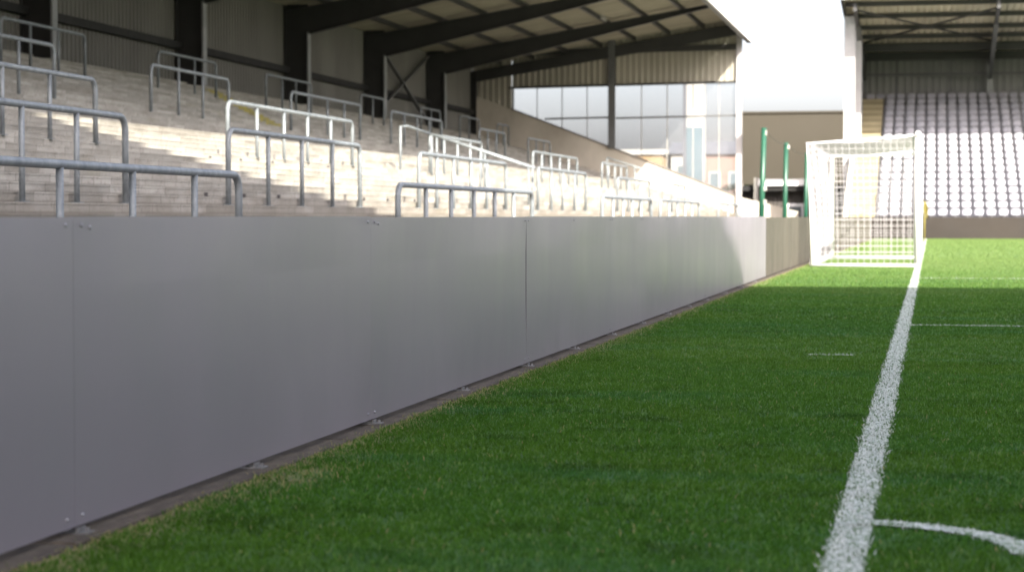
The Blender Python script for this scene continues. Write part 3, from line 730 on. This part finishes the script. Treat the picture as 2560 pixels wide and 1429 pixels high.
# ------------------------------------------------------------------ green net posts behind the boards
for i, (yy, zt) in enumerate(((49.2, 3.10), (57.3, 3.03), (67., 3.06))):
    t = thing('net_post', ['tallest looking green post, nearest the white stand column', 'middle green post of the three behind the boards', 'green post rising beside the goal net corner'][i], 'post', (-4.1, yy, 0), 'green posts behind the boards')
    MB().tube([(-4.10, yy, 0), (-4.02 if i == 0 else -4.05, yy, zt)], .065, 12).build('pole', M['green'], t, smooth=True)
    for z in ((zt - .12, 1.62, 1.28) if i == 0 else (zt - .12,)):
        c_ = MB(); c_.box(-4.03, -3.95, yy - .05, yy + .05, z - .07, z + .06); c_.build('clamp', M['pale'], t, bevel=.015)
def wire(p, q, label):
    w_ = [Vector(p).lerp(Vector(q), u) - Vector((0, 0, .10 * math.sin(math.pi * u))) for u in np.linspace(0, 1, 9)]
    o = MB().tube(w_, .007, 5).build('wire', M['wire']); tag(o, label, 'wire', 'wires between the green posts')
wire((-4.0, 49.2, 3.06), (-4.03, 57.3, 2.98), 'thin slack wire from the tallest green post to the middle one')
wire((-4.03, 57.3, 2.98), (-4.03, 67., 3.0), 'thin slack wire from the middle green post towards the goal')

# white rounded marker and things between the stands
t = MB(); vs = []
ring = [(-.10, 0), (.10, 0), (.10, 1.15)] + [(.10 - .2 * (1 - math.cos(a)) * .5, 1.15 + .22 * math.sin(a)) for a in [math.pi * q / 8 for q in range(1, 9)]]
n = len(ring); vs = [(-4.95 + x, 55., z) for x, z in ring] + [(-4.95 + x, 55.15, z) for x, z in ring]
t.add(vs, [tuple(range(n)), tuple(range(2 * n - 1, n - 1, -1))] + [(i, n + i, n + (i + 1) % n, (i + 1) % n) for i in range(n)])
tag(t.build('marker_post', M['white']), 'white marker with a rounded top at the foot of the stand column', 'marker')

hut = thing('wooden_hut', 'low grey timber hut with white posts and fascia behind the green posts', 'hut', (-7.2, 100, 0))
b = MB(); corrugated(b, (-9.6, 100.4, 0), (1, 0, 0), 4.6, (0, 0, 2.2), (0, -1, 0), .22, .02); b.build('wall', M['timber'], hut)
b = MB(); b.box(-9.6, -5.0, 99.7, 103, 2.2, 2.45); b.build('roof', M['black'], hut)
b = MB(); b.box(-8.5, -5.2, 99.55, 99.68, 2.46, 2.78); b.build('fascia', M['white'], hut)
for x in (-8.5, -6.0): b = MB(); b.box(x - .10, x + .10, 99.3, 99.5, 0, 2.85); b.build('post', M['pale'], hut)
b = MB(); b.box(-7.1, -6.2, 100.25, 100.34, .2, 1.58); w_ = b.build('window', M['white'], hut)
b = MB(); b.box(-6.97, -6.33, 100.22, 100.245, .35, 1.42); o = b.build('pane', M['window'], w_); o.location = (0, 0, 0)

bx = thing('clad_building', 'big plain brown clad building with a flat top between the stands', 'building', (-3, 124, 0))
b = MB(); b.box(-10.95, 6., 118., 130, 2.8, 6.98); b.build('wall', M['box'], bx)
b = MB(); b.box(-11.0, 6.05, 117.9, 130.1, 6.98, 7.10); b.build('roof_edge', M['box'], bx)
b = MB(); b.box(-10.9, 6, 118.6, 130, 0, 2.8); b.build('undercroft', M['black'], bx)

# buildings beyond the glazed end
def house(name, label, x0, x1, y0, y1, z, zr, wall, wins, ridge=True):
    t = thing(name, label, 'building', ((x0 + x1) / 2, y0, 0))
    b = MB(); b.box(x0, x1, y0, y1, 0, z); w = b.build('wall', M[wall], t)
    b = MB()
    if ridge:
        ym = (y0 + y1) / 2
        b.add([(x0 - .3, y0 - .3, z + .002), (x1 + .3, y0 - .3, z + .002), (x1 + .3, y1 + .3, z + .002), (x0 - .3, y1 + .3, z + .002), (x0 - .3, ym, zr), (x1 + .3, ym, zr)], [(0, 1, 5, 4), (2, 3, 4, 5), (1, 2, 5), (3, 0, 4), (0, 3, 2, 1)])
    else: b.box(x0 - .2, x1 + .2, y0 - .2, y1 + .2, z + .002, zr)
    b.build('roof', M['slate'] if ridge else M['pale'], t)
    for (xa, xb, za, zb_) in wins:
        b = MB(); b.box(xa, xb, y0 - .06, y0 - .003, za, zb_); f_ = b.build('window', M['pale'], t)
        b = MB(); b.box(xa + .12, xb - .12, y0 - .075, y0 - .062, za + .12, zb_ - .12); o = b.build('pane', M['window'], f_); o.location = (0, 0, 0)
    return t
house('brick_house', 'pinkish brick building with slate roof seen through the right end of the glazing', -16.9, -12.6, 150, 157, 5.6, 6.7, 'brick', [(-16.4, -15.5, 3.0, 4.3), (-14.9, -13.8, 3.0, 4.3)])
house('rendered_house', 'ochre rendered building low behind the sloping coping, seen through the glazing', -23.6, -19.9, 150, 157, 5.6, 6.0, 'ochre', [(-22.4, -21.6, 3.4, 4.8)], False)
house('grey_house', 'pale grey building just left of the tall tower seen through the glazing', -19.5, -17.9, 152, 158, 5.7, 6.7, 'pale', [(-19.1, -18.3, 3.4, 4.9)])
tw = thing('tower', 'tall narrow tower with blue-grey panels seen through the glazing', 'tower', (-15.6, 134, 0))
b = MB(); b.box(-16.2, -15.0, 134, 135.4, 0, 12.5); b.build('shaft', M['pale'], tw)
b = MB(); b.box(-16.35, -15.05, 133.6, 133.98, 0, 6.9); b.build('panel', M['tower_glass'], tw)
b = MB(); b.box(-16.32, -16.1, 133.3, 133.55, 0, 12.3); b.build('fin', M['slate'], tw)

# hedge of small leaves between the hut and the stand column
hv = MB()
for _ in range(1400):
    c_ = Vector((random.uniform(-10.9, -8.9), random.uniform(102, 104), random.uniform(.2, 2.6))); c_.z -= .5 * random.random() * abs(c_.x + 9.9)
    n_ = Vector((random.gauss(0, 1), random.gauss(0, 1), random.gauss(0, 1))).normalized(); u = n_.orthogonal().normalized() * .09; w_ = n_.cross(u)
    hv.add([c_ - u, c_ + w_ * .6, c_ + u, c_ - w_ * .6], [(0, 1, 2, 3)])
tag(hv.build('hedge', M['hedge']), 'small leafy hedge between the stand column and the timber hut', 'hedge')

# ------------------------------------------------------------------ main stand behind the camera (it throws the long shadow), with an added shade slab
ms = thing('main_stand', 'tall grandstand and added shade slab behind the photographer, out of the picture', 'stand', (20, -18, 0))
zr = lambda y: 22.93 + .246 * (-3.7 - y)
mb = MB(); mb.hexa([(17.5, -26, zr(-26)), (75, -26, zr(-26)), (75, -3.7, zr(-3.7)), (17.5, -3.7, zr(-3.7)),
                    (17.5, -26, zr(-26) + .3), (75, -26, zr(-26) + .3), (75, -3.7, zr(-3.7) + .3), (17.5, -3.7, zr(-3.7) + .3)]); mb.build('roof', M['main_roof'], ms)
mb = MB(); mb.box(14, 75, -26.3, -25.95, 0, 28.55); mb.build('back_wall', M['main_stand'], ms)
mb = MB(); mb.box(2.5, 20.2, -34, -4.1, 28.93, 29.25); mb.build('shade_slab', M['main_roof'], ms)  # unseen slab added to keep the near terrace and barriers in shade
for x, y_ in ((4, -32), (16, -32), (4, -12), (11, -12)): mb = MB(); mb.box(x - .3, x + .3, y_ - .3, y_ + .3, 0, 28.9); mb.build('column', M['mid_steel'], ms)  # columns under the added slab
mb = MB()
for r in range(22): mb.box(18, 75, -25.9, -9 - r * .8, r * .5, (r + 1) * .5)
mb.build('seating_deck', M['main_stand'], ms)
for x in (20, 34, 48, 62): mb = MB(); mb.box(x - .2, x + .2, -24.4, -24., 11, zr(-24.2)); mb.build('column', M['mid_steel'], ms)

# ------------------------------------------------------------------ light
sd = Vector((-.87, 1.3, -1.)).normalized()
sun = bpy.data.lights.new('sun', 'SUN'); sun.energy = 2.65; sun.angle = math.radians(.42); sun.color = (1, .93, .82)
so = bpy.data.objects.new('sun', sun); col.objects.link(so); so.rotation_euler = sd.to_track_quat('-Z', 'Y').to_euler(); so.location = (20, -60, 40)
w = bpy.data.worlds.new('World'); scene.world = w; w.use_nodes = True
N = w.node_tree.nodes; L = w.node_tree.links
sky = N.new('ShaderNodeTexSky'); sky.sky_type = 'NISHITA'; sky.sun_disc = False
sky.sun_elevation = math.asin(-sd.z); sky.sun_rotation = math.atan2(-sd.x, -sd.y); sky.dust_density = 4.5; sky.air_density = 1.0; sky.ozone_density = 1.0
bg = N['Background']; bg.inputs['Strength'].default_value = .085; hs = N.new('ShaderNodeHueSaturation'); hs.inputs['Saturation'].default_value = .55; L.new(sky.outputs[0], hs.inputs['Color']); tint = mixc(N, L, 1., hs.outputs[0], (1.0, .965, 1.03), 'MULTIPLY'); L.new(tint, bg.inputs[0])

# ------------------------------------------------------------------ camera
cam = bpy.data.cameras.new('camera'); co = bpy.data.objects.new('camera', cam); col.objects.link(co); scene.camera = co
co.location = (0, 0, .93); co.rotation_euler = (math.radians(90 - 1.99623), 0, math.radians(11.87115))
cam.sensor_width = 36; cam.lens = 70; cam.clip_end = 4000; cam.clip_start = .05
cam.dof.use_dof = True; cam.dof.focus_distance = 11.5; cam.dof.aperture_fstop = 3.4; cam.dof.aperture_blades = 9

scene.view_settings.view_transform = 'Standard'; scene.view_settings.look = 'None'
scene.view_settings.exposure = 2.6; scene.view_settings.gamma = 1
scene.render.engine = 'CYCLES'
cy = scene.cycles; cy.use_denoising = True; cy.max_bounces = 7; cy.diffuse_bounces = 4; cy.transparent_max_bounces = 12
cy.sample_clamp_indirect = 6
